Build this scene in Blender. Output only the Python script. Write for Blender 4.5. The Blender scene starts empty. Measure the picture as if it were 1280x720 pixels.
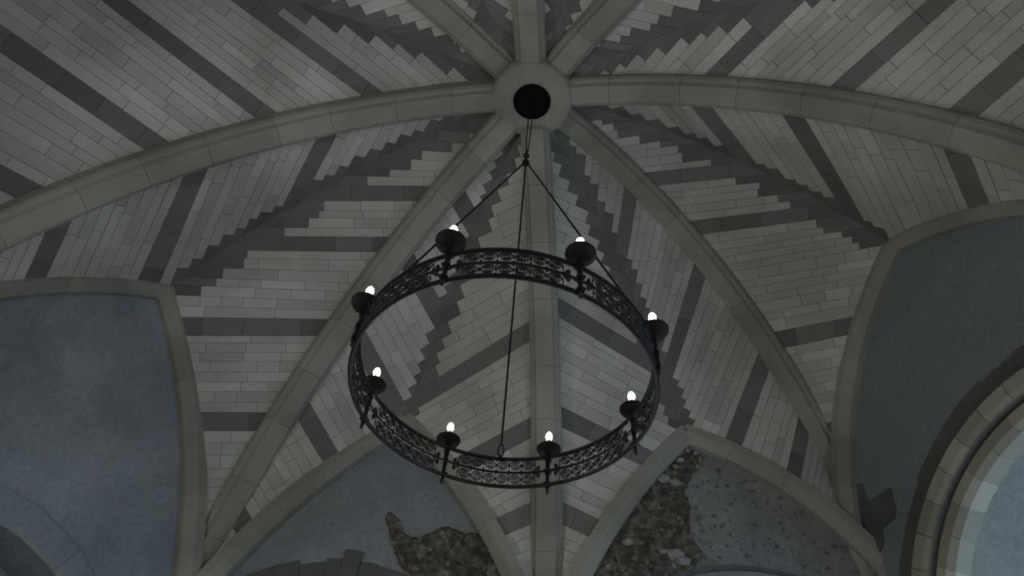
import bpy, bmesh, math, random
from mathutils import Vector, Matrix, noise
C = bpy.context.scene.collection
rnd = random.Random(7)
PI = math.pi

# ---------------------------------------------------------------- plan of the room
EYE = 1.6                         # eye height; every z below is above the floor
H = 10.0 + EYE                    # underside of the keystone
DH = 0.128                        # rib soffit above keystone underside
AZ = dict(A=173.44, B=-12.82, C=129.37, D=36.84, E=79.01, F=-98.0, G=-142.0, H=-56.5)
RR = dict(A=7.12, B=6.67, C=6.19, D=6.55, E=4.45, F=7.0, G=8.0, H=6.46)
ZS = dict(A=3.75, B=4.41, C=3.16, D=4.955, E=3.09, F=3.9, G=3.91, H=4.12)
SG = dict(A=1.62, B=1.58, C=1.65, D=2.19, E=1.32, F=1.73, G=2.3, H=1.93)
# bay: (rib, rib, apex height of wall arch, sagitta of the arch halves)
BAYS = [('A', 'C', 7.667, .423), ('C', 'E', 6.962, .317), ('E', 'D', 6.952, .267), ('D', 'B', 8.75, .673),
        ('B', 'H', 7.3, .42), ('H', 'F', 7.3, .42), ('F', 'G', 7.3, .42), ('G', 'A', 8.45, .5)]
RIDGE_S = 0.74
ZS = {k: v + EYE for k, v in ZS.items()}
BAYS = [(a, b, w + EYE, s) for a, b, w, s in BAYS]

def d2(n):
    a = math.radians(AZ[n]); return Vector((math.cos(a), math.sin(a)))
def corner(n): return d2(n) * RR[n]

def arc2(p0, p1, s, n=40):
    """circular arc from p0 to p1 bulging upwards by s, as 2D points"""
    a = Vector(p0); b = Vector(p1); ch = b - a; L = ch.length
    nr = Vector((-ch.y, ch.x)) / L
    if nr.y < 0: nr = -nr
    s = max(s, 1e-3); R = (L*L/4 + s*s)/(2*s); c = (a+b)/2 - nr*(R-s)
    th = math.asin(min(1, L/2/R)); e = ch/L
    return [c + e*math.sin(t)*R + nr*math.cos(t)*R for t in [-th + 2*th*i/(n-1) for i in range(n)]]

def rib_line(n, up=0.0, r0=0.0, k=60):
    """rib soffit centre line from boss to springing; up = offset along the arc normal"""
    p = arc2((r0, H + DH), (RR[n], ZS[n]), SG[n], k)
    if up:
        q = []
        for i in range(len(p)):
            t = (p[min(i+1, k-1)] - p[max(i-1, 0)]).normalized(); q.append(p[i] + Vector((-t.y, t.x))*up)
        p = q
    d = d2(n)
    return [Vector((d.x*v.x, d.y*v.x, v.y)) for v in p]

class Wall:
    def __init__(s, a, b, wh, sag):
        s.a, s.b, s.wh, s.sag = a, b, wh, sag
        s.pa, s.pb = corner(a), corner(b); s.m = (s.pa+s.pb)/2
        s.L = (s.pb-s.pa).length; s.e = (s.pb-s.pa)/s.L
        s.n = -Vector((s.m.x, s.m.y)).normalized()
        nn = Vector((-s.e.y, s.e.x))
        if nn.dot(s.n) < 0: nn = -nn
        s.n = nn                                  # inward normal
    def P(s, u, z, d=0.0):                        # u measured from corner a; d inward from the wall face
        p = s.pa + s.e*u + s.n*d; return Vector((p.x, p.y, z))
    def half(s, side, o=0.0, d=0.0, k=40):        # springing -> apex, offset o outwards of the arch, d inwards
        sg = -1 if side == s.a else 1; z0 = ZS[side]
        p = arc2((0, s.wh+o*1.15), (s.L/2+o, z0), s.sag, k)[::-1]
        return [s.P(s.L/2 + sg*min(v.x, s.L/2+.3), v.y, d) for v in p]
    def ridge(s, k=50):                           # apex -> boss
        D = Vector((s.m.x, s.m.y)); L = D.length; e = D/L
        p = arc2((0, H+DH+.22), (L-.16, s.wh+.23), RIDGE_S, k)[::-1]
        return [Vector((e.x*v.x, e.y*v.x, v.y)) for v in p]
W = {a+b: Wall(a, b, w, s) for a, b, w, s in BAYS}

# ---------------------------------------------------------------- materials
def nodes(name):
    m = bpy.data.materials.new(name); m.use_nodes = True
    nt = m.node_tree; b = nt.nodes['Principled BSDF']; return m, nt, b
def N(nt, t, **kw):
    n = nt.nodes.new(t)
    for k, v in kw.items():
        if k.startswith('i_'): n.inputs[k[2:].replace('_', ' ')].default_value = v
        else: setattr(n, k, v)
    return n
def ramp(nt, fac, stops):
    r = nt.nodes.new('ShaderNodeValToRGB'); e = r.color_ramp.elements
    while len(e) < len(stops): e.new(.5)
    for q, (p, c) in zip(e, stops): q.position = p; q.color = (*c, 1)
    nt.links.new(fac, r.inputs[0]); return r.outputs[0]
def mixc(nt, f, a, b, mode='MIX'):
    m = nt.nodes.new('ShaderNodeMix'); m.data_type = 'RGBA'; m.blend_type = mode
    for s, v in ((0, f), (6, a), (7, b)):
        if hasattr(v, 'is_linked') or hasattr(v, 'links'): nt.links.new(v, m.inputs[s])
        else: m.inputs[s].default_value = v if s == 0 else (*v, 1)
    return m.outputs[2]
def bump(nt, b, h, strength, dist=.01):
    n = N(nt, 'ShaderNodeBump', i_Strength=strength, i_Distance=dist)
    nt.links.new(h, n.inputs['Height']); nt.links.new(n.outputs[0], b.inputs['Normal'])

def stone(name, stops, scale=3.0, rough=.9, bmp=.4, attr=True, stain=(.5, .5, .5), stain_amt=.35, low=.8):
    m, nt, b = nodes(name)
    co = nt.nodes.new('ShaderNodeTexCoord').outputs['Object']
    n1 = N(nt, 'ShaderNodeTexNoise', i_Scale=scale, i_Detail=6.0, i_Roughness=.6); nt.links.new(co, n1.inputs['Vector'])
    n2 = N(nt, 'ShaderNodeTexNoise', i_Scale=low, i_Detail=4.0); nt.links.new(co, n2.inputs['Vector'])
    n3 = N(nt, 'ShaderNodeTexNoise', i_Scale=scale*12, i_Detail=4.0); nt.links.new(co, n3.inputs['Vector'])
    if attr:
        a = N(nt, 'ShaderNodeAttribute', attribute_name='tone').outputs['Fac']
        mm = N(nt, 'ShaderNodeMath', operation='MULTIPLY_ADD'); mm.inputs[1].default_value = .25
        nt.links.new(n1.outputs[0], mm.inputs[0]); sc = N(nt, 'ShaderNodeMath', operation='MULTIPLY'); sc.inputs[1].default_value = .8
        nt.links.new(a, sc.inputs[0]); nt.links.new(sc.outputs[0], mm.inputs[2]); f = mm.outputs[0]
    else: f = n1.outputs[0]
    col = ramp(nt, f, stops)
    st = ramp(nt, n2.outputs[0], [(.35, stain), (.62, (1, 1, 1))])
    col = mixc(nt, stain_amt, col, st, 'MULTIPLY')
    nt.links.new(col, b.inputs['Base Color']); b.inputs['Roughness'].default_value = rough
    b.inputs['Specular IOR Level'].default_value = .2
    bump(nt, b, n3.outputs[0], bmp, .004)
    return m
M = {}
M['light'] = stone('pale_web_stone', [(.0, (.36, .348, .315)), (.3, (.425, .412, .375)), (.7, (.50, .486, .446)), (1, (.58, .563, .515))], stain_amt=.6, stain=(.60, .60, .57))
M['dark'] = stone('dark_web_stone', [(.0, (.12, .118, .11)), (.5, (.155, .152, .142)), (1, (.19, .186, .172))], stain=(.7, .7, .7))
M['mortar'] = stone('mortar', [(.3, (.16, .155, .14)), (.7, (.25, .24, .215))], attr=False)
M['rib'] = stone('rib_stone', [(.0, (.27, .258, .222)), (.5, (.30, .288, .246)), (1, (.33, .316, .272))], scale=2.2, stain=(.62, .62, .60), stain_amt=.75)
M['arch'] = stone('arch_stone', [(.0, (.25, .235, .19)), (.5, (.33, .315, .26)), (1, (.42, .40, .33))], scale=2.2, stain=(.7, .7, .66))
M['darkarch'] = stone('dark_arch_stone', [(.0, (.085, .088, .085)), (.5, (.11, .113, .108)), (1, (.14, .14, .13))], attr=False, scale=4)

def plaster(name, c1, c2, scale=1.2, pits=None):
    m, nt, b = nodes(name)
    co = nt.nodes.new('ShaderNodeTexCoord').outputs['Object']
    n1 = N(nt, 'ShaderNodeTexNoise', i_Scale=scale, i_Detail=8.0, i_Roughness=.6, i_Distortion=.4); nt.links.new(co, n1.inputs['Vector'])
    n3 = N(nt, 'ShaderNodeTexNoise', i_Scale=18.0, i_Detail=5.0); nt.links.new(co, n3.inputs['Vector'])
    col = ramp(nt, n1.outputs[0], [(.3, c1), (.68, c2)])
    f2 = ramp(nt, n3.outputs[0], [(.3, (.86, .86, .86)), (.7, (1.08, 1.08, 1.08))])
    col = mixc(nt, 1.0, col, f2, 'MULTIPLY')
    h = n3.outputs[0]
    if pits:
        n4 = N(nt, 'ShaderNodeTexNoise', i_Scale=10.0, i_Detail=3.5, i_Roughness=.6, i_Distortion=.2); nt.links.new(co, n4.inputs['Vector'])
        pf = ramp(nt, n4.outputs[0], [(pits, (0, 0, 0)), (pits+.07, (.8, .8, .8))])
        col = mixc(nt, pf, col, (.075, .07, .06))
    nt.links.new(col, b.inputs['Base Color']); b.inputs['Roughness'].default_value = .95
    b.inputs['Specular IOR Level'].default_value = .15
    bump(nt, b, h, .5, .006)
    return m
M['plaster'] = plaster('grey_plaster', (.18, .192, .205), (.245, .258, .272))
M['plasterL'] = plaster('blue_lit_grey_plaster', (.185, .21, .232), (.30, .33, .36), .8)  # blue cast of the window light put into this plaster colour
M['plasterR'] = plaster('slate_grey_plaster', (.175, .198, .212), (.21, .233, .25), .8)
M['pitted'] = plaster('pitted_plaster', (.16, .163, .165), (.235, .238, .235), 2.5, pits=.575)
M['patch'] = plaster('dark_grey_patch', (.09, .10, .10), (.12, .125, .125), 3)
M['reveal'] = plaster('window_reveal_plaster', (.20, .225, .215), (.27, .295, .28), .8)
def rubble_mat():
    m, nt, b = nodes('bare_rubble')
    co = nt.nodes.new('ShaderNodeTexCoord').outputs['Object']
    v = N(nt, 'ShaderNodeTexVoronoi', i_Scale=14.0, i_Randomness=1.0); nt.links.new(co, v.inputs['Vector'])
    n = N(nt, 'ShaderNodeTexNoise', i_Scale=6.0, i_Detail=8.0, i_Roughness=.7); nt.links.new(co, n.inputs['Vector'])
    c1 = ramp(nt, n.outputs[0], [(.32, (.035, .032, .028)), (.5, (.095, .088, .077)), (.68, (.19, .182, .165))])
    sx = nt.nodes.new('ShaderNodeSeparateColor'); nt.links.new(v.outputs['Color'], sx.inputs[0])
    c2 = ramp(nt, sx.outputs[0], [(0, (.45, .45, .45)), (.6, (1, .95, .85)), (.93, (1.3, 1.25, 1.1)), (1, (2.2, 2.2, 2.1))])
    nt.links.new(mixc(nt, 1.0, c1, c2, 'MULTIPLY'), b.inputs['Base Color'])
    b.inputs['Roughness'].default_value = 1
    bump(nt, b, n.outputs[0], .8, .02)
    return m
M['rubble'] = rubble_mat()
M['loose'] = stone('chalky_loose_stone', [(.2, (.24, .24, .235)), (.8, (.34, .34, .335))], attr=False, scale=5)
def simple(name, col, rough=.6, metal=0., em=None, es=0):
    m, nt, b = nodes(name)
    n = N(nt, 'ShaderNodeTexNoise', i_Scale=30.0, i_Detail=3.0)
    co = nt.nodes.new('ShaderNodeTexCoord').outputs['Object']; nt.links.new(co, n.inputs['Vector'])
    c = ramp(nt, n.outputs[0], [(.3, tuple(x*.8 for x in col)), (.7, tuple(min(1, x*1.15) for x in col))])
    nt.links.new(c, b.inputs['Base Color']); b.inputs['Roughness'].default_value = rough; b.inputs['Metallic'].default_value = metal
    if max(col) < .05: b.inputs['Specular IOR Level'].default_value = .2
    if em: b.inputs['Emission Color'].default_value = (*em, 1); b.inputs['Emission Strength'].default_value = es
    return m
M['iron'] = simple('black_wrought_iron', (.010, .010, .012), .42, .15)
M['scroll'] = simple('worn_wrought_iron', (.022, .023, .026), .5, .4)
M['pan'] = simple('rusted_dark_iron', (.010, .009, .009), .7, .2)
M['sleeve'] = simple('white_candle_sleeve', (.75, .70, .6), .5)
M['bulb'] = simple('glowing_opal_bulb', (.9, .85, .7), .3, 0, (1.0, .82, .52), 16.0)
M['wood'] = simple('hole_shade_wood', (.004, .004, .004), 1.0)  # darkness inside the keystone hole put into this near-black colour
M['floor'] = stone('worn_floor_stone', [(.2, (.24, .23, .2)), (.8, (.38, .36, .32))], attr=False, scale=1.5)
M['lead'] = simple('lead_bars', (.06, .06, .065), .5, .5)
def glass():
    m, nt, b = nodes('pale_window_glass')
    b.inputs['Base Color'].default_value = (.85, .92, .95, 1); b.inputs['Roughness'].default_value = .25
    b.inputs['Transmission Weight'].default_value = 1; b.inputs['IOR'].default_value = 1.1
    return m
M['glass'] = glass()

# ---------------------------------------------------------------- object helpers
def mk(name, bm, mats, parent=None, smooth=False):
    me = bpy.data.meshes.new(name); bm.to_mesh(me); bm.free()
    for m in (mats if isinstance(mats, (list, tuple)) else [mats]): me.materials.append(m)
    if smooth:
        for p in me.polygons: p.use_smooth = True
    o = bpy.data.objects.new(name, me); C.objects.link(o)
    if parent: o.parent = parent
    return o
def tag(o, label=None, cat=None, kind=None, group=None):
    if label: o['label'] = label
    if cat: o['category'] = cat
    if kind: o['kind'] = kind
    if group: o['group'] = group
    return o
def empty(name, loc=(0, 0, 0)):
    o = bpy.data.objects.new(name, None); C.objects.link(o); o.location = loc; o.empty_display_size = .2; return o
def face(bm, pts, mi=0, tone=None, lay=None):
    f = bm.faces.new([bm.verts.new(p) for p in pts]); f.material_index = mi
    if lay is not None: f[lay] = tone
    return f
def shape(t, i): return t[i]

def sweep_blocks(bm, path, prof_at, block, lay, gap=.006, closed_ends=True):
    """path: list of frames (P, S, U); prof_at(i)-> list of (s,u). Swept in blocks with slim grooved joints."""
    al = [0.0]
    for i in range(1, len(path)): al.append(al[-1] + (path[i][0]-path[i-1][0]).length)
    T = al[-1]; n = max(1, round(T/block))
    cuts = [T*k/n + (rnd.uniform(-.1, .1)*block if 0 < k < n else 0) for k in range(n+1)]
    def at(x):
        x = min(max(x, 0), T); i = 0
        while i < len(al)-2 and al[i+1] < x: i += 1
        t = (x-al[i])/max(1e-9, al[i+1]-al[i])
        P = path[i][0].lerp(path[i+1][0], t); S = path[i][1].lerp(path[i+1][1], t).normalized(); U = path[i][2].lerp(path[i+1][2], t).normalized()
        return P, S, U, x/T
    def ringv(x, k):
        P, S, U, t = at(x); pr = prof_at(t)
        cs = sum(p[0] for p in pr)/len(pr); cu = max(p[1] for p in pr)
        return [bm.verts.new(P + S*(cs+(s-cs)*k) + U*(cu+(u-cu)*k)) for s, u in pr]
    prev = None
    for k in range(n):
        a, b = cuts[k], cuts[k+1]; tone = rnd.random()
        xs = [a+gap*.5] + [a + (b-a)*j/4 for j in range(1, 4)] + [b-gap*.5]
        ks = [1]*5
        rings = [ringv(a, .965)] + [ringv(x, 1) for x in xs] + [ringv(b, .965)]
        for r0, r1 in zip(rings, rings[1:]):
            m = len(r0)
            for j in range(m):
                f = bm.faces.new((r0[j], r0[(j+1) % m], r1[(j+1) % m], r1[j])); f[lay] = tone
        if closed_ends and k == 0: f = bm.faces.new(rings[0][::-1]); f[lay] = tone
        if closed_ends and k == n-1: f = bm.faces.new(rings[-1]); f[lay] = tone

# ---------------------------------------------------------------- ribs
RIB_WORDS = dict(A='long stone vault rib curving from the keystone towards the upper left wall',
 B='long stone vault rib curving from the keystone to the right edge above the archway wall',
 C='stone vault rib running down left between blue grey wall and plain centre wall',
 D='stone vault rib running down right to the corner beside the large archway wall',
 E='vertical stone vault rib dropping straight behind the chandelier',
 F='short stone vault rib rising straight up from the keystone at the top edge',
 G='stone vault rib leaving the keystone towards the upper left of the picture',
 H='stone vault rib leaving the keystone towards the upper right of the picture')
rib_prof = [(-.235, .38), (-.235, .12), (-.205, .075), (-.165, .06), (-.135, .0), (.135, .0), (.165, .06), (.205, .075), (.235, .12), (.235, .38)]
for i, n in enumerate('ABCDEFGH'):
    L = rib_line(n, 0, 0, 80); d = d2(n)
    S = Vector((-d.y, d.x, 0)); path = []
    for k, P in enumerate(L):
        if (P.xy.length) < .36: continue
        t = (L[min(k+1, 79)] - L[max(k-1, 0)]).normalized(); U = S.cross(t)
        if U.z < 0 and k < 40: U = -U
        if k >= 40 and U.dot(path[-1][2]) < 0: U = -U
        path.append((P, S, U))
    if n in 'AB': pass
    bm = bmesh.new(); lay = bm.faces.layers.float.new('tone')
    sweep_blocks(bm, path, lambda t: rib_prof, .92, lay)
    # shaft under the springing
    e = path[-1]; z = e[0].z; r = RR[n]
    bmesh.ops.recalc_face_normals(bm, faces=bm.faces)
    tag(mk('trim_%d' % (i+1), bm, M['rib']), RIB_WORDS[n], 'vault rib', 'structure')

# wall ribs (arch mouldings against the walls)
WR_WORDS = dict(AC='pointed moulding arch framing the large blue grey wall at the left edge',
 CE='pointed moulding arch around the plain wall low centre left behind the chandelier',
 ED='pointed moulding arch framing the pitted rubble wall low centre right',
 DB='pointed moulding arch framing the slate grey wall with the archway at right',
 BH='pointed moulding arch over the hidden upper right wall', HF='pointed moulding arch behind the viewer to the right',
 FG='pointed moulding arch behind the viewer to the left', GA='pointed moulding arch over the hidden upper left wall')
wr_prof = [(0, 0), (.10, 0), (.20, .09), (.22, .13), (.22, .27), (0, .27)]
ti = 9
for key, w in W.items():
    bm = bmesh.new(); lay = bm.faces.layers.float.new('tone')
    n3 = Vector((w.n.x, w.n.y, 0))
    for side in (w.a, w.b):
        p = w.half(side, 0, 0, 40)
        sg = 1 if side == w.a else -1
        e3 = Vector((w.e.x, w.e.y, 0))*sg
        path = []
        for k, P in enumerate(p):
            t = (p[min(k+1, 39)] - p[max(k-1, 0)]).normalized()
            U = n3.cross(t)
            if U.dot(e3) > 0: U = -U
            path.append((P, n3, U))
        # continue across the apex a little so that the two halves mitre
        b0 = path[0][0]; path = [(Vector((b0.x, b0.y, z)), path[0][1], e3*-1) for z in (.0, b0.z*.5, b0.z-.05)]+path
        P, S, U = path[-1]; path.append((P + (path[-1][0]-path[-2][0]).normalized()*.14, S, U))
        sweep_blocks(bm, path, lambda t: wr_prof, .8, lay)
        # upright below the springing, in the corner
        z0 = ZS[side]; b0 = w.half(side, 0, 0, 40)[0]
    bmesh.ops.recalc_face_normals(bm, faces=bm.faces)
    tag(mk('trim_%d' % ti, bm, M['rib']), WR_WORDS[key], 'wall arch', 'structure'); ti += 1

# ---------------------------------------------------------------- vault webs
# where each dark course starts on the rib and where it ends on the wall arch / ridge (arc lengths from the springing)
FLOW = {'ACC': [(3.65, 3.35), (5.4, 4.85), (7.1, 6.7), (8.2, 8.2)], 'ACA': [(3.7, 3.05), (5.5, 4.65), (7.45, 7.3)],
 'CEC': [(4.1, 3.5), (5.6, 4.75), (7.05, 6.6), (8.4, 8.3)], 'CEE': [(2.65, 2.35), (3.95, 3.55), (5.5, 5.15)],
 'EDE': [(2.65, 2.4), (4.1, 3.9), (5.9, 5.8)], 'EDD': [(2.75, 1.6), (3.95, 2.6), (5.85, 4.2), (7.75, 6.3)],
 'DBD': [(4.05, 3.85), (6.5, 6.1), (7.7, 7.5)], 'DBB': [(3.95, 4.0), (6.05, 6.15), (7.4, 8.1)],
 'GAA': [(3.5, 3.18), (5.1, 4.75), (6.65, 6.2), (8.3, 8.2)], 'BHB': [(3.95, 3.5), (5.45, 4.65), (7.2, 6.8)],
 'BHH': [(3.6, 3.2), (5.4, 4.9), (7.4, 7.1)], 'GAG': [(3.6, 3.2), (5.4, 4.9), (7.6, 7.3)]}
FLOW0 = [(3.4, 3.1), (5.2, 4.9), (6.9, 6.6)]
LOW = {'ACC': [1.9], 'CEC': [2.3], 'ACA': [1.9], 'DBD': [2.3], 'DBB': [2.0], 'GAA': [1.6], 'BHB': [2.2]}
OFFS = {'ACC': .50, 'ACA': .22, 'CEC': .06, 'CEE': .20, 'EDE': .24, 'EDD': .22, 'DBD': .42, 'DBB': .18, 'BHB': .28, 'BHH': .30, 'GAA': .34, 'GAG': .3}
def alen(c):
    s = [0.0]
    for a, b in zip(c, c[1:]): s.append(s[-1]+(b-a).length)
    return s
def sample(c, s, x):
    x = min(max(x, 0), s[-1]); lo, hi = 0, len(s)-1
    while hi-lo > 1:
        m = (lo+hi)//2
        if s[m] <= x: lo = m
        else: hi = m
    t = (x-s[lo])/max(1e-9, s[hi]-s[lo]); return c[lo].lerp(c[hi], t)

ceiling = empty('ceiling', (0, 0, 0)); tag(ceiling, 'ribbed stone vault of banded pale and dark courses above the chandelier', 'vaulted ceiling', 'structure')
WEB_WORDS = dict(AC='banded web between the two left ribs', CE='banded web behind the left half of the chandelier', ED='banded web behind the right half of the chandelier',
 DB='banded web right of the chandelier', BH='banded web at upper right', HF='narrow web right of the upward rib', FG='narrow web left of the upward rib', GA='banded web at upper left')
for key, w in W.items():
    bm = bmesh.new(); lay = bm.faces.layers.float.new('tone')
    rid = w.ridge()
    mid_dir = Vector((w.m.x, w.m.y, 0)).normalized()
    for side in (w.a, w.b):
        E = w.half(side, .17, .15) + rid[1:]
        Rb = rib_line(side, .20)[::-1]
        sE, sR = alen(E), alen(Rb)
        te, tr = sE[-1], sR[-1]
        s_apex = sE[39]
        fl = [(0.0, 0.0)]+FLOW.get(key+side, FLOW0)+[(tr, te)]
        def edge_of(sr):
            for (a, b), (c, d) in zip(fl, fl[1:]):
                if sr <= c+1e-6:
                    x = b+(d-b)*(sr-a)/(c-a)
                    return sample(E, sE, x), x
            return E[-1], te
        # course boundaries in rib arc length
        bands = LOW.get(key+side, [])+[a for a, b in FLOW.get(key+side, FLOW0)]; cuts = [0.0]; kinds = []
        bw = .32
        lim = tr-.16
        for bc in bands + [lim+.16]:
            gap_end = min(bc-bw/2, lim); a = cuts[-1]
            if gap_end - a > .05:
                n = max(1, round((gap_end-a)/.185)); ws = [rnd.uniform(.75, 1.25) for _ in range(n)]; t = sum(ws); x = a
                for q in ws:
                    x += (gap_end-a)*q/t; cuts.append(x); kinds.append(0)
            if bc <= lim: cuts.append(bc+bw/2); kinds.append(1)
        cuts = [min(c, lim) for c in cuts]
        nsub = 1
        base_off = OFFS.get(key+side, .3)
        for i, kd in enumerate(kinds):
            if cuts[i+1]-cuts[i] < .02: continue
            R0, R1 = sample(Rb, sR, cuts[i]), sample(Rb, sR, cuts[i+1])
            (E0, g0), (E1, g1) = edge_of(cuts[i]), edge_of(cuts[i+1])
            t = ((E0-R0)+(E1-R1))
            if t.length < .05: continue
            t.normalize()
            x0, x1 = (0.0, (R1-R0).dot(t)); y0, y1 = (E0-R0).dot(t), (E1-R0).dot(t)
            def pt(row, x):
                if row == 0: f = (x-x0)/max(1e-6, y0-x0); return R0.lerp(E0, min(max(f, 0), 1))
                f = (x-x1)/max(1e-6, y1-x1); return R1.lerp(E1, min(max(f, 0), 1))
            nrm = (E1-R0).cross(R1-E0)
            if nrm.length < 1e-6: continue
            nrm.normalize()
            ctr = (R0+R1+E0+E1)/4
            if nrm.dot(Vector((0, 0, 4.0)) - ctr) < 0: nrm = -nrm        # towards the room
            def stone_block(xa, xb, mi, g=.0028):
                a0, b0, b1, a1 = pt(0, xa), pt(0, xb), pt(1, xb), pt(1, xa)
                if (b0-a0).length < .004 and (b1-a1).length < .004: return
                c = (a0+b0+b1+a1)/4
                h = .004+rnd.random()*.006
                hi = (R1-R0).length
                inn = []
                for p in (a0, b0, b1, a1):
                    dd = c-p; along = dd.dot(t); ac = dd-t*along
                    inn.append(p + t*(math.copysign(min(g, abs(along)*.45), along)) + ac.normalized()*min(g, ac.length*.45) + nrm*h)
                tone = rnd.random(); tone = tone if mi else min(1, max(0, .5+rnd.gauss(0, .2)))
                bv = [bm.verts.new(p - nrm*.012) for p in (a0, b0, b1, a1)]; iv = [bm.verts.new(p) for p in inn]
                f = bm.faces.new(iv); f.material_index = mi; f[lay] = tone
                for j in range(4):
                    f = bm.faces.new((bv[j], bv[(j+1) % 4], iv[(j+1) % 4], iv[j])); f.material_index = 2; f[lay] = .2
            # backing (mortar bed) and extrados
            face(bm, [R0-nrm*.01, E0, E1, R1-nrm*.01], 2, .5, lay)
            face(bm, [p - nrm*.30 for p in (R0, E0, E1, R1)], 2, .5, lay)
            xs, xe = min(x0, x1), max(y0, y1); ycut = min(y0, y1)
            at_ridge = g1 > s_apex+.08
            low = cuts[i+1] < 1.5 and ZS[side] < 99
            if kd == 1 or cuts[i+1] < 1.0: segs = [(xs, xe, 1)]; 
            elif at_ridge:
                o_ = base_off*(rnd.uniform(.75, 1.25))
                xc = ycut - o_
                segs = [(xs, xc, 0), (xc, xe, 1)] if xc > xs+.10 else [(xs, xe, 1)]
            else: segs = [(xs, xe, 0)]
            for xa, xb, mi in segs:
                x = xa
                while x < xb-1e-4:
                    l = rnd.choice((rnd.uniform(.3, .7), rnd.uniform(.5, 1.3))) if mi == 0 else rnd.uniform(.45, .9)
                    nx = x+l if xb-(x+l) > .16 else xb
                    # a column of courses may be missing a joint: long slabs near the ridge
                    stone_block(x, nx, mi); x = nx
    o = mk('vault_web', bm, [M['light'], M['dark'], M['mortar']], ceiling); o['label'] = WEB_WORDS[key]

# ---------------------------------------------------------------- keystone
def lathe(bm, prof, seg=64, mi=0, axis=(0, 0)):
    rings = []
    for r, z in prof: rings.append([bm.verts.new((axis[0]+r*math.cos(2*PI*k/seg), axis[1]+r*math.sin(2*PI*k/seg), z)) for k in range(seg)] if r > 1e-5 else [bm.verts.new((axis[0], axis[1], z))])
    for a, b in zip(rings, rings[1:]):
        for k in range(seg):
            v = [a[k % len(a)], a[(k+1) % len(a)], b[(k+1) % len(b)], b[k % len(b)]]
            u = []
            for q in v:
                if q not in u: u.append(q)
            if len(u) > 2: f = bm.faces.new(u); f.material_index = mi
bm = bmesh.new(); lay = bm.faces.layers.float.new('tone')
lathe(bm, [(.285, H+1.1), (.285, H+.06), (.295, H+.03), (.33, H+.01), (.36, H+.01), (.50, H+.03), (.60, H+.07), (.635, H+.13), (.65, H+.45), (.65, H+1.1), (.285, H+1.1)], 72)
for f in bm.faces: f[lay] = .45
bmesh.ops.recalc_face_normals(bm, faces=bm.faces)
boss = tag(mk('trim_%d' % ti, bm, M['rib'], smooth=False), 'round stone keystone ring where the eight ribs meet', 'keystone', 'structure'); ti += 1
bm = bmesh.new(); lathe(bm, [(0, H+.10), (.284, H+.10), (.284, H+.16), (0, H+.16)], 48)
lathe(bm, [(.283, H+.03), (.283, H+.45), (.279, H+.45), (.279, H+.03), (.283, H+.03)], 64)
mk('hatch_cover', bm, M['wood'], boss)['label'] = 'wooden cover closing the round hole, blackened for its dark depth'

# ---------------------------------------------------------------- walls
def fill_poly(bm, loops):
    es = []
    for lp in loops:
        vs = [bm.verts.new(p) for p in lp]
        es += [bm.edges.new((vs[i], vs[(i+1) % len(vs)])) for i in range(len(vs))]
    r = bmesh.ops.triangle_fill(bm, use_beauty=True, use_dissolve=False, edges=es)
    return [g for g in r['geom'] if isinstance(g, bmesh.types.BMFace)]
def slab(w, outline, holes, d0, d1):
    """plate in the plane of wall w between inward distances d0 (front) and d1"""
    bm = bmesh.new()
    fs = fill_poly(bm, [[w.P(u, z, d0) for u, z in lp] for lp in [outline]+holes])
    r = bmesh.ops.extrude_face_region(bm, geom=fs)
    off = w.P(0, 0, d1)-w.P(0, 0, d0)
    bmesh.ops.translate(bm, vec=off, verts=[g for g in r['geom'] if isinstance(g, bmesh.types.BMVert)])
    bmesh.ops.recalc_face_normals(bm, faces=bm.faces)
    return bm
def arch_poly(uc, zc, r, z0, n=28):
    p = [(uc+r*math.cos(PI*k/n), zc+r*math.sin(PI*k/n)) for k in range(n+1)]
    return p + [(uc-r, z0), (uc+r, z0)]
SIDE = dict(AC='left', CE='back_left', ED='back_right', DB='right', BH='rear_right', HF='rear_corner_right', FG='rear_corner_left', GA='rear_left')
WALL_WORDS = dict(AC='blue-lit grey plastered wall filling the arch at the left edge', CE='plain grey plastered wall with exposed rubble low centre left',
 ED='pitted plaster and brown rubble wall low centre right', DB='slate grey plastered wall with the large stone archway at right',
 BH='plastered wall outside the upper right of the picture', HF='plastered wall behind the viewer on the right', FG='plastered wall behind the viewer on the left', GA='plastered wall outside the upper left of the picture')
WM = dict(AC='plasterL', CE='plaster', ED='pitted', DB='plasterR')
NICHE = dict(AC=(2.5, 3.2, 2.25, 1.0))
OPEN = dict(DB=(2.95, 4.65, 2.3, 1.3), BH=(2.5, 5.2, 1.0, 1.8), FG=(2.45, 5.2, 1.3, 1.8), HF=(2.45, 5.2, 1.3, 1.8), GA=(3.1, 5.2, 1.1, 1.8),
 CE=(2.4, 3.2, .95, 1.2), ED=(2.2, 3.2, .95, 1.2))  # centre wall windows are added below view to light webs and ribs
walls = {}
for key, w in W.items():
    top = w.wh+.45
    out = [(-.02, -.1), (w.L+.02, -.1), (w.L+.02, top), (-.02, top)]
    holes = [arch_poly(*o_[key][:2], o_[key][2]+(.28 if key == 'DB' else 0), o_[key][3]) for o_ in (OPEN, NICHE) if key in o_]
    bm = slab(w, out, holes, 0, -.8)
    walls[key] = tag(mk('wall_'+SIDE[key], bm, M[WM.get(key, 'plaster')]), WALL_WORDS[key], 'wall', 'structure')

w = W['AC']; bm = slab(w, [(-.0, .0), (w.L, .0), (w.L, 6.6), (0, 6.6)], [], -.75, -.95)
mk('niche_back', bm, M['plasterL'], walls['AC'])
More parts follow.
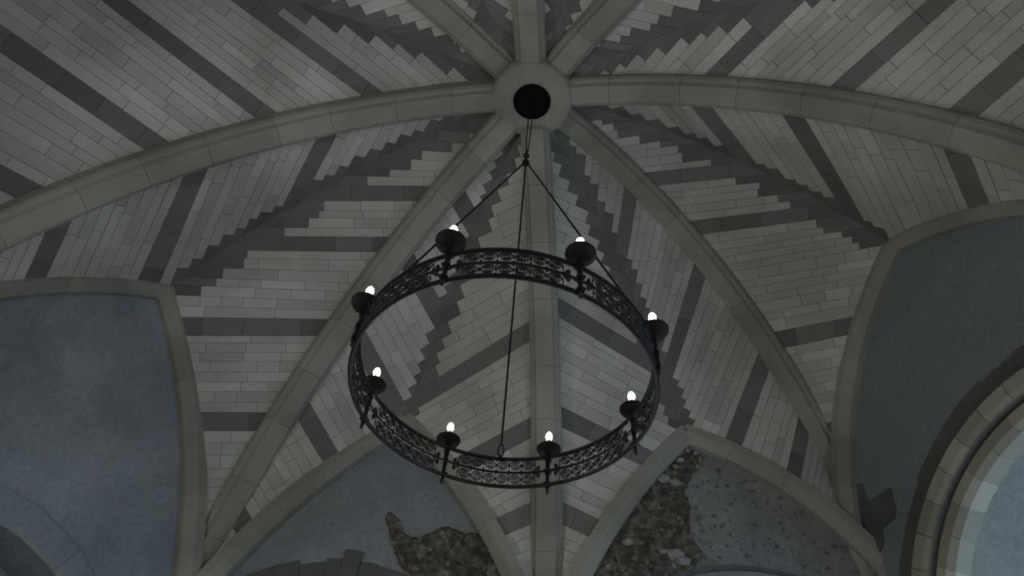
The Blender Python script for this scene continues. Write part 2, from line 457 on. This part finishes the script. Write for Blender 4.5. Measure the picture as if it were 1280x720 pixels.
# windows in the deep openings: embrasure, frame, glass, daylight
wi = 1
WIN_WORDS = dict(CE='added unseen arched window low in the plain centre wall', ED='added unseen arched window low under the pitted rubble wall', AC='large leaded window low in the blue grey wall at left', DB='large leaded window in the deep archway at right', BH='leaded window in the wall beyond the upper right', HF='leaded window behind the viewer on the right', FG='leaded window behind the viewer on the left', GA='leaded window beyond the upper left')
LIGHTS = {}
for key, (uc, zc, r, z0) in OPEN.items():
    w = W[key]; bm = bmesh.new()
    deep = 1.9 if key in ('DB', 'AC') else .8
    k = .62 if key in ('DB', 'AC') else .9                   # splayed inwards to a narrower light
    a = arch_poly(uc, zc, r, z0); b = [(uc+(u-uc)*k, z0+.35+(z-z0)*(.86 if key in ('DB', 'AC') else .93)) for u, z in a]
    va = [bm.verts.new(w.P(u, z, -.25 if key == 'DB' else -.02)) for u, z in a]; vb = [bm.verts.new(w.P(u, z, -deep)) for u, z in b]
    for i in range(len(va)): bm.faces.new((va[i], va[(i+1) % len(va)], vb[(i+1) % len(va)], vb[i]))
    # outer skin gives the embrasure thickness
    vc = [bm.verts.new(w.P(uc+(u-uc)*1.12, z+(.25 if z > z0+.1 else -.25), -.4)) for u, z in a]; vd = [bm.verts.new(w.P(uc+(u-uc)*1.25, z+(.25 if i < len(b)-2 else -.25), -deep)) for i, (u, z) in enumerate(b)]
    for i in range(len(va)):
        j = (i+1) % len(va)
        bm.faces.new((vc[i], vd[i], vd[j], vc[j])); bm.faces.new((vb[i], vb[j], vd[j], vd[i]))
    mk('window_embrasure', bm, M['reveal'], walls[key])
    # frame and leading
    bm = bmesh.new()
    def bar(p, q, t=.03):
        P, Q = w.P(*p, -deep+.03), w.P(*q, -deep+.03); d = (Q-P).normalized(); n3 = Vector((w.n.x, w.n.y, 0)); s = d.cross(n3)*t; n_ = n3*t
        v = [bm.verts.new(X+A+B) for X in (P, Q) for A, B in ((s, n_), (-s, n_), (-s, -n_), (s, -n_))]
        for f in ((0, 1, 2, 3), (7, 6, 5, 4), (0, 4, 5, 1), (1, 5, 6, 2), (2, 6, 7, 3), (3, 7, 4, 0)): bm.faces.new([v[i] for i in f])
    for i in range(len(b)): bar(b[i], b[(i+1) % len(b)], .05)
    rb = r*k; zb0 = b[-1][1]; kz = .86 if key in ('DB', 'AC') else .93
    def topz(u): return z0+.35+(zc+math.sqrt(max(0, r*r-((u-uc)/k)**2))-z0)*kz
    nb = max(3, int(rb*2/.45))
    for i in range(1, nb):
        u = uc-rb+2*rb*i/nb; bar((u, zb0), (u, topz(u)), .022 if i != nb//2 else .05)
    z = zb0+.5
    while z < topz(uc)-.2:
        hw = rb
        zz = (z-z0-.35)/kz+z0
        if zz > zc: hw = k*math.sqrt(max(0, r*r-(zz-zc)**2))
        bar((uc-hw, z), (uc+hw, z), .015); z += .5
    bmesh.ops.recalc_face_normals(bm, faces=bm.faces)
    fr = tag(mk('window_%d' % wi, bm, M['lead']), WIN_WORDS[key], 'window', 'structure')
    bm = bmesh.new(); fs = fill_poly(bm, [[w.P(u, z, -deep+.02) for u, z in b]])
    mk('pane', bm, M['glass'], fr)
    LIGHTS[key] = (w, uc, zb0, topz(uc), rb, deep, wi); wi += 1

# stone archway round the right-hand opening
def ring_arch(w, uc, zc, prof, z0, mat, blk=.34, jitter=0.0, name='stone_arch', parent=None, label=None, a0=0, a1=180):
    """prof: list of (radius, inward distance)"""
    bm = bmesh.new(); lay = bm.faces.layers.float.new('tone')
    rm = sum(p[0] for p in prof)/len(prof)
    n = max(3, round(math.radians(a1-a0)*rm/blk))
    def loop(th, grow, kk=1.0):
        return [bm.verts.new(w.P(uc+(rr+(grow if j >= len(prof)//2 else 0))*math.cos(th), zc+(rr+(grow if j >= len(prof)//2 else 0))*math.sin(th), d*kk)) for j, (rr, d) in enumerate(prof)]
    for b in range(n):
        g = rnd.uniform(-jitter, jitter); tone = rnd.random()
        t0 = math.radians(a0+(a1-a0)*b/n); t1 = math.radians(a0+(a1-a0)*(b+1)/n); gg = .0025
        ls = [loop(t0+gg*.2, g, .8)]+[loop(t, g) for t in (t0+gg, (t0*2+t1)/3, (t0+2*t1)/3, t1-gg)]+[loop(t1-gg*.2, g, .8)]
        m = len(prof)
        for p, q in zip(ls, ls[1:]):
            for j in range(m): f = bm.faces.new((p[j], q[j], q[(j+1) % m], p[(j+1) % m])); f[lay] = tone
        for l in (ls[0], ls[-1]): f = bm.faces.new(l); f[lay] = tone
    if a0 == 0:                                        # jambs down to the sill
        for sg in (1, -1):
            z = zc
            while z > z0+.05:
                zn = max(z0, z-.36); g = rnd.uniform(-jitter, jitter); tone = rnd.random()
                ls = [[bm.verts.new(w.P(uc+sg*(rr+(g if j >= len(prof)//2 else 0)), zz, d)) for j, (rr, d) in enumerate(prof)] for zz in (z-.004, zn+.004)]
                m = len(prof)
                for j in range(m): f = bm.faces.new((ls[0][j], ls[1][j], ls[1][(j+1) % m], ls[0][(j+1) % m])); f[lay] = tone
                for l in ls: f = bm.faces.new(l); f[lay] = tone
                z = zn
    bmesh.ops.recalc_face_normals(bm, faces=bm.faces)
    o = mk(name, bm, mat, parent)
    if label: o['label'] = label
    return o
w = W['DB']; pr = walls['DB']
ring_arch(w, 2.95, 4.65, [(2.83, -.05), (2.83, .012), (3.10, .012), (3.10, -.05)], 1.3, M['darkarch'], .5, .05, 'relieving_arch', pr, 'dark flush outer ring of stones')
ring_arch(w, 2.95, 4.65, [(2.585, -.10), (2.585, .03), (2.64, .07), (2.80, .07), (2.84, .03), (2.84, -.10)], 1.3, M['arch'], .42, .0, 'voussoir_ring', pr, 'pale outer moulded ring of arch stones')
ring_arch(w, 2.95, 4.65, [(2.285, -.3), (2.285, -.07), (2.35, .0), (2.49, .0), (2.53, -.04), (2.53, -.13), (2.66, -.13), (2.66, -.3)], 1.3, M['arch'], .42, .0, 'voussoir_ring', pr, 'inner chamfered ring of arch stones')
# open the wall under the rings: groove shows as the gap between them

def patch(w, poly, d, mat, name, parent, label=None):
    bm = slab(w, poly, [], d, -.03); o = mk(name, bm, mat, parent)
    if label: o['label'] = label
    return o
def jag(poly, amp, step=.07, seed=1):
    r = random.Random(seed); out = []
    for (a, b), (c, d) in zip(poly, poly[1:]+poly[:1]):
        n = max(1, int(math.hypot(c-a, d-b)/step))
        for k in range(n):
            t = k/n; out.append((a+(c-a)*t+(r.uniform(-amp, amp) if k else 0), b+(d-b)*t+(r.uniform(-amp, amp) if k else 0)))
    return out
patch(W['DB'], [(.0, 7.95), (.13, 7.86), (.26, 7.83), (.38, 7.75), (.37, 7.45), (.82, 7.41), (.77, 7.09), (.68, 7.01), (.42, 7.0), (.36, 6.82), (.2, 6.74), (.15, 6.5), (.12, 6.2), (0, 6.1)], .012, M['patch'], 'dark_corner_patch', walls['DB'], 'dark grey patch beside the corner')  # flat dark grey patch running down beside the corner

def inside(poly, x, y):
    c = False
    for (a, b), (p, q) in zip(poly, poly[1:]+poly[:1]):
        if (b > y) != (q > y) and x < (p-a)*(y-b)/(q-b)+a: c = not c
    return c
def rubble(w, poly, parent, label, step=.02, seed=3):
    bm = bmesh.new(); us = [p[0] for p in poly]; zs = [p[1] for p in poly]
    nu = int((max(us)-min(us))/step)+1; nz = int((max(zs)-min(zs))/step)+1; g = {}
    def on(i, j): return inside(poly, min(us)+i*step, min(zs)+j*step)
    ok = {(i, j): on(i, j) for i in range(-1, nu+2) for j in range(-1, nz+2)}
    for i in range(nu+1):
        for j in range(nz+1):
            if not ok[i, j]: continue
            u, z = min(us)+i*step, min(zs)+j*step
            edge = not all(ok[i+a, j+b] for a in (-1, 0, 1) for b in (-1, 0, 1))
            dd, _ = noise.voronoi(Vector((u*8, z*13, seed)))
            h = .012+.05*min(1, max(0, (dd[1]-dd[0])*1.6))+.02*noise.noise(Vector((u*3, z*3, seed)))
            g[i, j] = bm.verts.new(w.P(u+.01*noise.noise(Vector((u*20, z*20, 1))), z, -.02 if edge else h))
    for (i, j) in list(g):
        if all(k in g for k in ((i+1, j), (i, j+1), (i+1, j+1))): bm.faces.new((g[i, j], g[i+1, j], g[i+1, j+1], g[i, j+1]))
    bmesh.ops.recalc_face_normals(bm, faces=bm.faces)
    o = mk('exposed_rubble', bm, M['rubble'], parent, smooth=True); o['label'] = label; return o
rubble(W['ED'], jag([(2.28, 8.56), (2.44, 8.41), (2.31, 8.11), (2.17, 7.91), (2.06, 7.72), (2.1, 7.41), (2.06, 7.15), (2.1, 6.91), (2.21, 6.68), (2.05, 6.5), (1.75, 6.39), (.9, 6.2), (.3, 6.0), (.25, 6.35), (.75, 6.95), (1.2, 7.6), (1.7, 8.2)], .05, .1), walls['ED'], 'brown rubble core where the plaster has fallen')
rubble(W['CE'], jag([(2.58, 6.61), (2.44, 6.94), (2.40, 7.14), (2.48, 7.18), (2.57, 7.11), (2.75, 6.86), (2.92, 6.78), (3.11, 6.86), (3.25, 6.96), (3.4, 6.97), (3.62, 6.88), (3.85, 6.92), (4.1, 6.6), (4.3, 6.1), (3.2, 5.9), (2.77, 6.30)], .02, .08, 5), walls['CE'], 'brown rubble core where the plaster has fallen', seed=9)
# pale loose stones in the rubble of the right-hand centre wall
def loose(w, u, z, r, parent, seed):
    bm = bmesh.new(); bmesh.ops.create_icosphere(bm, subdivisions=3, radius=1)
    for v in bm.verts:
        k = 1+.35*noise.noise(v.co*1.7+Vector((seed, 0, 0))); v.co *= k
        x, y, zz = v.co; v.co = w.P(u+x*r*1.3, z+y*r*.8, .03+zz*.05)
    o = mk('pale_stone', bm, M['loose'], parent, smooth=False); return o
for k, (u, z, r) in enumerate([(1.76, 7.93, .085), (1.90, 7.86, .07), (1.78, 6.70, .10), (1.88, 6.60, .08), (2.18, 8.46, .03), (1.14, 6.84, .06), (2.04, 8.28, .05), (1.62, 6.72, .05), (2.3, 8.42, .03)]): loose(W['ED'], u, z, r, walls['ED'], k*3.1)
# relieving arches over niches
ring_arch(W['CE'], 2.05, 3.62, [(2.35, -.05), (2.35, .02), (2.74, .02), (2.74, -.05)], 1, M['darkarch'], .33, .035, 'relieving_arch', walls['CE'], 'dark stone arch half covered by plaster', 35, 150)
patch(W['CE'], jag([(1.99, 6.1), (2.22, 6.1), (2.23, 6.48), (1.99, 6.5)], .006, .1), .05, M['darkarch'], 'keystone_block', walls['CE'])
ring_arch(W['ED'], 2.7, 3.8, [(2.72, -.05), (2.72, .03), (2.78, .03), (2.78, -.05)], 1, M['patch'], .3, .01, 'arch_line', walls['ED'], 'thin dark arched line in the plaster', 62, 118)
patch(W['ED'], [(2.7+2.70*math.cos(math.radians(a)), 3.8+2.70*math.sin(math.radians(a))) for a in range(30, 151, 5)], .015, M['plaster'], 'smooth_plaster_infill', walls['ED'])
ring_arch(W['AC'], 2.5, 3.2, [(2.26, -.05), (2.26, .012), (2.30, .02), (2.62, .014), (2.70, -.02)], 1, M['plasterL'], 9, 0, 'plastered_arch', walls['AC'], 'low plastered arch roll', 20, 160)

# ---------------------------------------------------------------- floor
bm = bmesh.new(); lay = bm.faces.layers.float.new('tone')
ring_ = [corner(n) for n in 'ACEDBHFG']
face(bm, [Vector((p.x*1.12, p.y*1.12, 0)) for p in ring_], 0, .5, lay)
r_ = bmesh.ops.extrude_face_region(bm, geom=bm.faces[:]); bmesh.ops.translate(bm, vec=(0, 0, -.2), verts=[g for g in r_['geom'] if isinstance(g, bmesh.types.BMVert)])
tag(mk('floor', bm, M['floor']), 'worn stone floor far below the chandelier', 'floor', 'structure')

# ---------------------------------------------------------------- chandelier
ch = empty('chandelier', (0, 0, 5.5)); tag(ch, 'large black wrought iron ring chandelier with eight lit candle bulbs hanging from the keystone', 'chandelier')
RC, ZC, HB = 1.325, 3.952+EYE, .327
ch.location = (0, 0, ZC)
INV = Vector((0, 0, -ZC))
def tube(bm, pts, r, seg=8, closed=False, flat=1.0):
    n = len(pts); rings = []
    up0 = Vector((0, 0, 1))
    for i, p in enumerate(pts):
        a = pts[(i-1) % n] if closed or i else pts[0]; b = pts[(i+1) % n] if closed or i < n-1 else pts[-1]
        t = (b-a).normalized(); s = t.cross(up0)
        if s.length < .05: s = t.cross(Vector((1, 0, 0)))
        s.normalize(); u = s.cross(t)
        rr = r[i] if isinstance(r, (list, tuple)) else r
        rings.append([bm.verts.new(p + s*math.cos(2*PI*k/seg)*rr*flat + u*math.sin(2*PI*k/seg)*rr) for k in range(seg)])
    for i in range(n if closed else n-1):
        a, b = rings[i], rings[(i+1) % n]
        for k in range(seg): bm.faces.new((a[k], a[(k+1) % seg], b[(k+1) % seg], b[k]))
    if not closed: bm.faces.new(rings[0][::-1]); bm.faces.new(rings[-1])
def hoop(bm, r0, r1, z0, z1, seg=128):
    rg = [[bm.verts.new((r*math.cos(2*PI*k/seg), r*math.sin(2*PI*k/seg), z)) for k in range(seg)] for r, z in ((r0, z0), (r1, z0), (r1, z1), (r0, z1))]
    for j in range(4):
        a, b = rg[j], rg[(j+1) % 4]
        for k in range(seg): bm.faces.new((a[k], a[(k+1) % seg], b[(k+1) % seg], b[k]))
for nm, z, t, hgt, lb in (('rim', 0, .030, .026, 'lower rim'), ('rim', HB, .030, .026, 'upper rim'), ('middle_hoop', HB/2, .014, .022, None)):
    bm = bmesh.new(); hoop(bm, RC-t/2, RC+t/2, z-hgt/2, z+hgt/2)
    if nm == 'rim':
        tube(bm, [Vector(((RC)*math.cos(2*PI*k/128), RC*math.sin(2*PI*k/128), z)) for k in range(128)], .019, 8, True)
    bmesh.ops.recalc_face_normals(bm, faces=bm.faces)
    o = mk(nm, bm, M['iron'], ch)
    if lb: o['label'] = lb
PH = -113.22
# scroll panel for one of eight sections, centred on azimuth 0
def cyl(a, z, r=RC): return Vector((r*math.cos(a), r*math.sin(a), z))
def spiral(bm, a, z, R, sgn, ph, turns=2.6):
    pts = []
    n = 34
    for k in range(n+1):
        t = k/n; rr = R*(1-.86*t); th = ph+sgn*2*PI*turns*t
        pts.append(cyl(a+rr*math.cos(th)/RC, z+rr*math.sin(th)))
    tube(bm, pts, .0058, 5, False, 1.6)
def scroll_mesh():
    bm = bmesh.new(); half = PI/8*RC-.135; nsp = 6; pitch = 2*half/nsp
    for row in (0, 1):
        z = HB*.25+row*HB*.5
        for k in range(nsp):
            a = (-half+pitch*(k+.5))/RC
            spiral(bm, a, z, pitch*.47, 1 if k % 2 else -1, 0 if k % 2 else PI, 2.6)
            if k < nsp-1:                              # collars and little leaves between the spirals
                for s in (-1, 1):
                    c = cyl(a+pitch*.5/RC, z+s*.058)
                    tube(bm, [c+Vector((0, 0, -.018)), c, c+Vector((0, 0, .018))], [.003, .011, .003], 6)
                c = cyl(a+pitch*.5/RC, z); tube(bm, [c+Vector((0, 0, -.016)), c+Vector((0, 0, .016))], .010, 6)
        for s in (-1, 1):
            a = s*(half)/RC; tube(bm, [cyl(a, z-.07), cyl(a+s*.004, z), cyl(a, z+.07)], .005, 5)
            # curled hook towards the candle arm
            c0 = s*(half+.055)/RC
            pts = [cyl(s*half/RC+s*.055*t/RC, HB*.5+(.004+.05*math.sin(PI*.5*t))*(1 if row else -1)) for t in (0, .3, .6, 1)]
            tube(bm, pts, [.006, .008, .012, .015], 6)
            tube(bm, [cyl(s*(half+.045)/RC, HB*.5+(1 if row else -1)*q) for q in (.02, .045, .07)], [.014, .02, .008], 7)
    # a straight bar at both ends of the section
    bmesh.ops.recalc_face_normals(bm, faces=bm.faces)
    return bm
sp0 = mk('scroll_panel', scroll_mesh(), M['scroll'], ch, smooth=True)
# candle arm, at azimuth 0
def lathe_mesh(prof, seg=32):
    bm = bmesh.new(); lathe(bm, prof, seg); bmesh.ops.recalc_face_normals(bm, faces=bm.faces); return bm
def arm_mesh():
    bm = bmesh.new()
    # tapering strap outside the band, ending in a small drop finial
    pr = [(HB+.07, .030), (HB+.02, .027), (HB*.5, .020), (.0, .015), (-.035, .012)]
    prev = None
    for z, hw in pr:
        x0, x1 = .016, .038
        v = [bm.verts.new(p) for p in ((x0, -hw, z), (x1, -hw*.8, z), (x1+.008, 0, z), (x1, hw*.8, z), (x0, hw, z))]
        if prev:
            for j in range(5): bm.faces.new((prev[j], prev[(j+1) % 5], v[(j+1) % 5], v[j]))
        else: bm.faces.new(v)
        prev = v
    bm.faces.new(prev[::-1])
    lathe(bm, [(0, -.09), (.010, -.082), (.017, -.066), (.010, -.05), (.018, -.04), (.012, -.03), (0, -.028)], 12, axis=(.028, 0))
    for z in (.015, HB-.015, HB*.5):                    # collars clasping rim and strap
        bmesh.ops.create_cube(bm, size=1, matrix=Matrix.Translation((.018, 0, z)) @ Matrix.Diagonal((.072, .062, .026, 1)))
    tube(bm, [Vector((.03, 0, HB+.05)), Vector((.034, 0, HB+.10))], [.02, .03], 12)
    bmesh.ops.recalc_face_normals(bm, faces=bm.faces)
    return bm
arm0 = mk('candle_arm', arm_mesh(), M['iron'], ch)
ZP = .426                                            # pan height above the lower rim
def pan_prof():
    z = ZP-.045
    return [(0, z-.005), (.035, z-.004), (.075, z+.008), (.108, z+.032), (.124, z+.06), (.127, z+.078), (.119, z+.080), (.10, z+.05), (.06, z+.028), (0, z+.022)]
X0 = .037
def shift(bm): bmesh.ops.translate(bm, vec=(X0, 0, 0), verts=bm.verts); return bm
pan0 = mk('drip_pan', shift(lathe_mesh(pan_prof())), M['pan'], arm0, smooth=True)
slv0 = mk('candle_sleeve', shift(lathe_mesh([(0, ZP-.02), (.024, ZP-.02), (.024, ZP+.138), (.020, ZP+.143), (0, ZP+.143)], 20)), M['sleeve'], arm0, smooth=False)
b = ZP+.138
blb0 = mk('bulb', shift(lathe_mesh([(0, b), (.017, b), (.025, b+.014), (.035, b+.040), (.035, b+.058), (.028, b+.084), (.014, b+.106), (0, b+.114)], 20)), M['bulb'], arm0, smooth=True)
def place(o, a, r):
    o.rotation_euler = (0, 0, a); o.location = (r*math.cos(a), r*math.sin(a), 0)
for k in range(8):
    a = math.radians(PH+45*k)
    if k == 0: ar = arm0
    else:
        ar = arm0.copy(); C.objects.link(ar); ar.parent = ch
        for c in (pan0, slv0, blb0):
            cc = c.copy(); C.objects.link(cc); cc.parent = ar
    place(ar, a, RC)
    s = sp0 if k == 0 else sp0.copy()
    if k: C.objects.link(s); s.parent = ch
    s.rotation_euler = (0, 0, a+PI/8)
# rods, hub and suspension
ZH = 8.129-3.952
for deg in (88, 208, 328):
    a = math.radians(deg); P = Vector((RC*math.cos(a), RC*math.sin(a), HB+.015)); T = Vector((.02*math.cos(a), .02*math.sin(a), ZH-.05))
    d = (T-P).normalized(); bm = bmesh.new()
    tube(bm, [P+d*.13, P.lerp(T, .3), P.lerp(T, .6), T], .0115, 8)
    bmesh.ops.recalc_face_normals(bm, faces=bm.faces)
    rod = mk('hanging_rod', bm, M['iron'], ch)
    bm = bmesh.new()                                  # shackle ring at the rim
    s = Vector((-math.sin(a), math.cos(a), 0))
    tube(bm, [P+d*.075+(d*math.cos(t)*.065+s*math.sin(t)*.03) for t in [2*PI*k/20 for k in range(20)]], .009, 6, True)
    u = Vector((math.cos(a), math.sin(a), 0))
    tube(bm, [P+Vector((0, 0, -.01))+(Vector((0, 0, 1))*math.sin(t)*.035+u*math.cos(t)*.035) for t in [2*PI*k/16 for k in range(16)]], .009, 6, True)
    bmesh.ops.recalc_face_normals(bm, faces=bm.faces)
    mk('shackle', bm, M['iron'], rod, smooth=True)
bm = bmesh.new()
lathe(bm, [(0, ZH-.10), (.03, ZH-.09), (.05, ZH-.05), (.045, ZH-.01), (.028, ZH+.02), (.02, ZH+.05), (0, ZH+.06)], 16)
for k, z in enumerate((ZH+.085, ZH+.165, ZH+.245)):
    e1 = Vector((1, 0, 0)) if k % 2 else Vector((0, 1, 0))
    tube(bm, [Vector((0, 0, z))+e1*math.cos(t)*.03+Vector((0, 0, 1))*math.sin(t)*.055 for t in [2*PI*j/20 for j in range(20)]], .012, 6, True)
bmesh.ops.recalc_face_normals(bm, faces=bm.faces)
mk('hub', bm, M['iron'], ch, smooth=True)
for s in (-1, 1):
    bm = bmesh.new(); tube(bm, [Vector((s*.012, 0, ZH+.27)), Vector((s*.025, 0, 9.0-3.952)), Vector((s*.03, 0, H+.43-ZC))], .0085, 8)
    mk('suspension_cable', bm, M['iron'], ch)

# ---------------------------------------------------------------- daylight
def area(key, col, power, inset=.12):
    w, uc, z0, z1, rb, deep, i = LIGHTS[key]
    ld = bpy.data.lights.new('daylight', 'AREA'); ld.shape = 'RECTANGLE'; ld.size = rb*1.7; ld.size_y = (z1-z0)*.9
    ld.color = col; ld.energy = power
    o = bpy.data.objects.new('window_daylight', ld); C.objects.link(o)
    o.location = w.P(uc, (z0+z1)/2, -deep+inset)
    n3 = Vector((w.n.x, w.n.y, 0)); o.rotation_euler = n3.to_track_quat('-Z', 'Z').to_euler()
area('DB', (.55, .77, 1.0), 140)
area('BH', (.74, .87, 1.0), 150)
area('FG', (1, .97, .92), 40)
area('HF', (.9, .95, 1), 25)
area('GA', (1, .97, .91), 250)
area('CE', (.88, .95, 1), 100)  # light of the added, unseen centre left window
area('ED', (1, .97, .90), 100)  # light of the added, unseen centre right window
world = bpy.data.worlds.new('sky'); bpy.context.scene.world = world; world.use_nodes = True
nt = world.node_tree; bg = nt.nodes['Background']
bg.inputs[0].default_value = (.55, .68, .85, 1); bg.inputs[1].default_value = .12

# ---------------------------------------------------------------- camera
cam = bpy.data.cameras.new('camera'); cam.sensor_width = 36; cam.lens = 849.05/1280*36; cam.clip_start = .02
co = bpy.data.objects.new('camera', cam); C.objects.link(co)
p, r = math.radians(50.665), math.radians(5.88)
fw = Vector((0, math.cos(p), math.sin(p))); up = Vector((0, -math.sin(p), math.cos(p))); rt = Vector((1, 0, 0))
r2 = rt*math.cos(r)+up*math.sin(r); u2 = -rt*math.sin(r)+up*math.cos(r)
m = Matrix((r2, u2, -fw)).transposed().to_4x4(); m.translation = Vector((-.012, -4.455, EYE)); co.matrix_world = m
sc = bpy.context.scene; sc.camera = co
sc.view_settings.view_transform = 'Standard'; sc.view_settings.look = 'None'; sc.view_settings.gamma = 1; sc.view_settings.use_curve_mapping = False
sc.view_settings.exposure = 0.3
sc.cycles.max_bounces = 8; sc.cycles.diffuse_bounces = 5
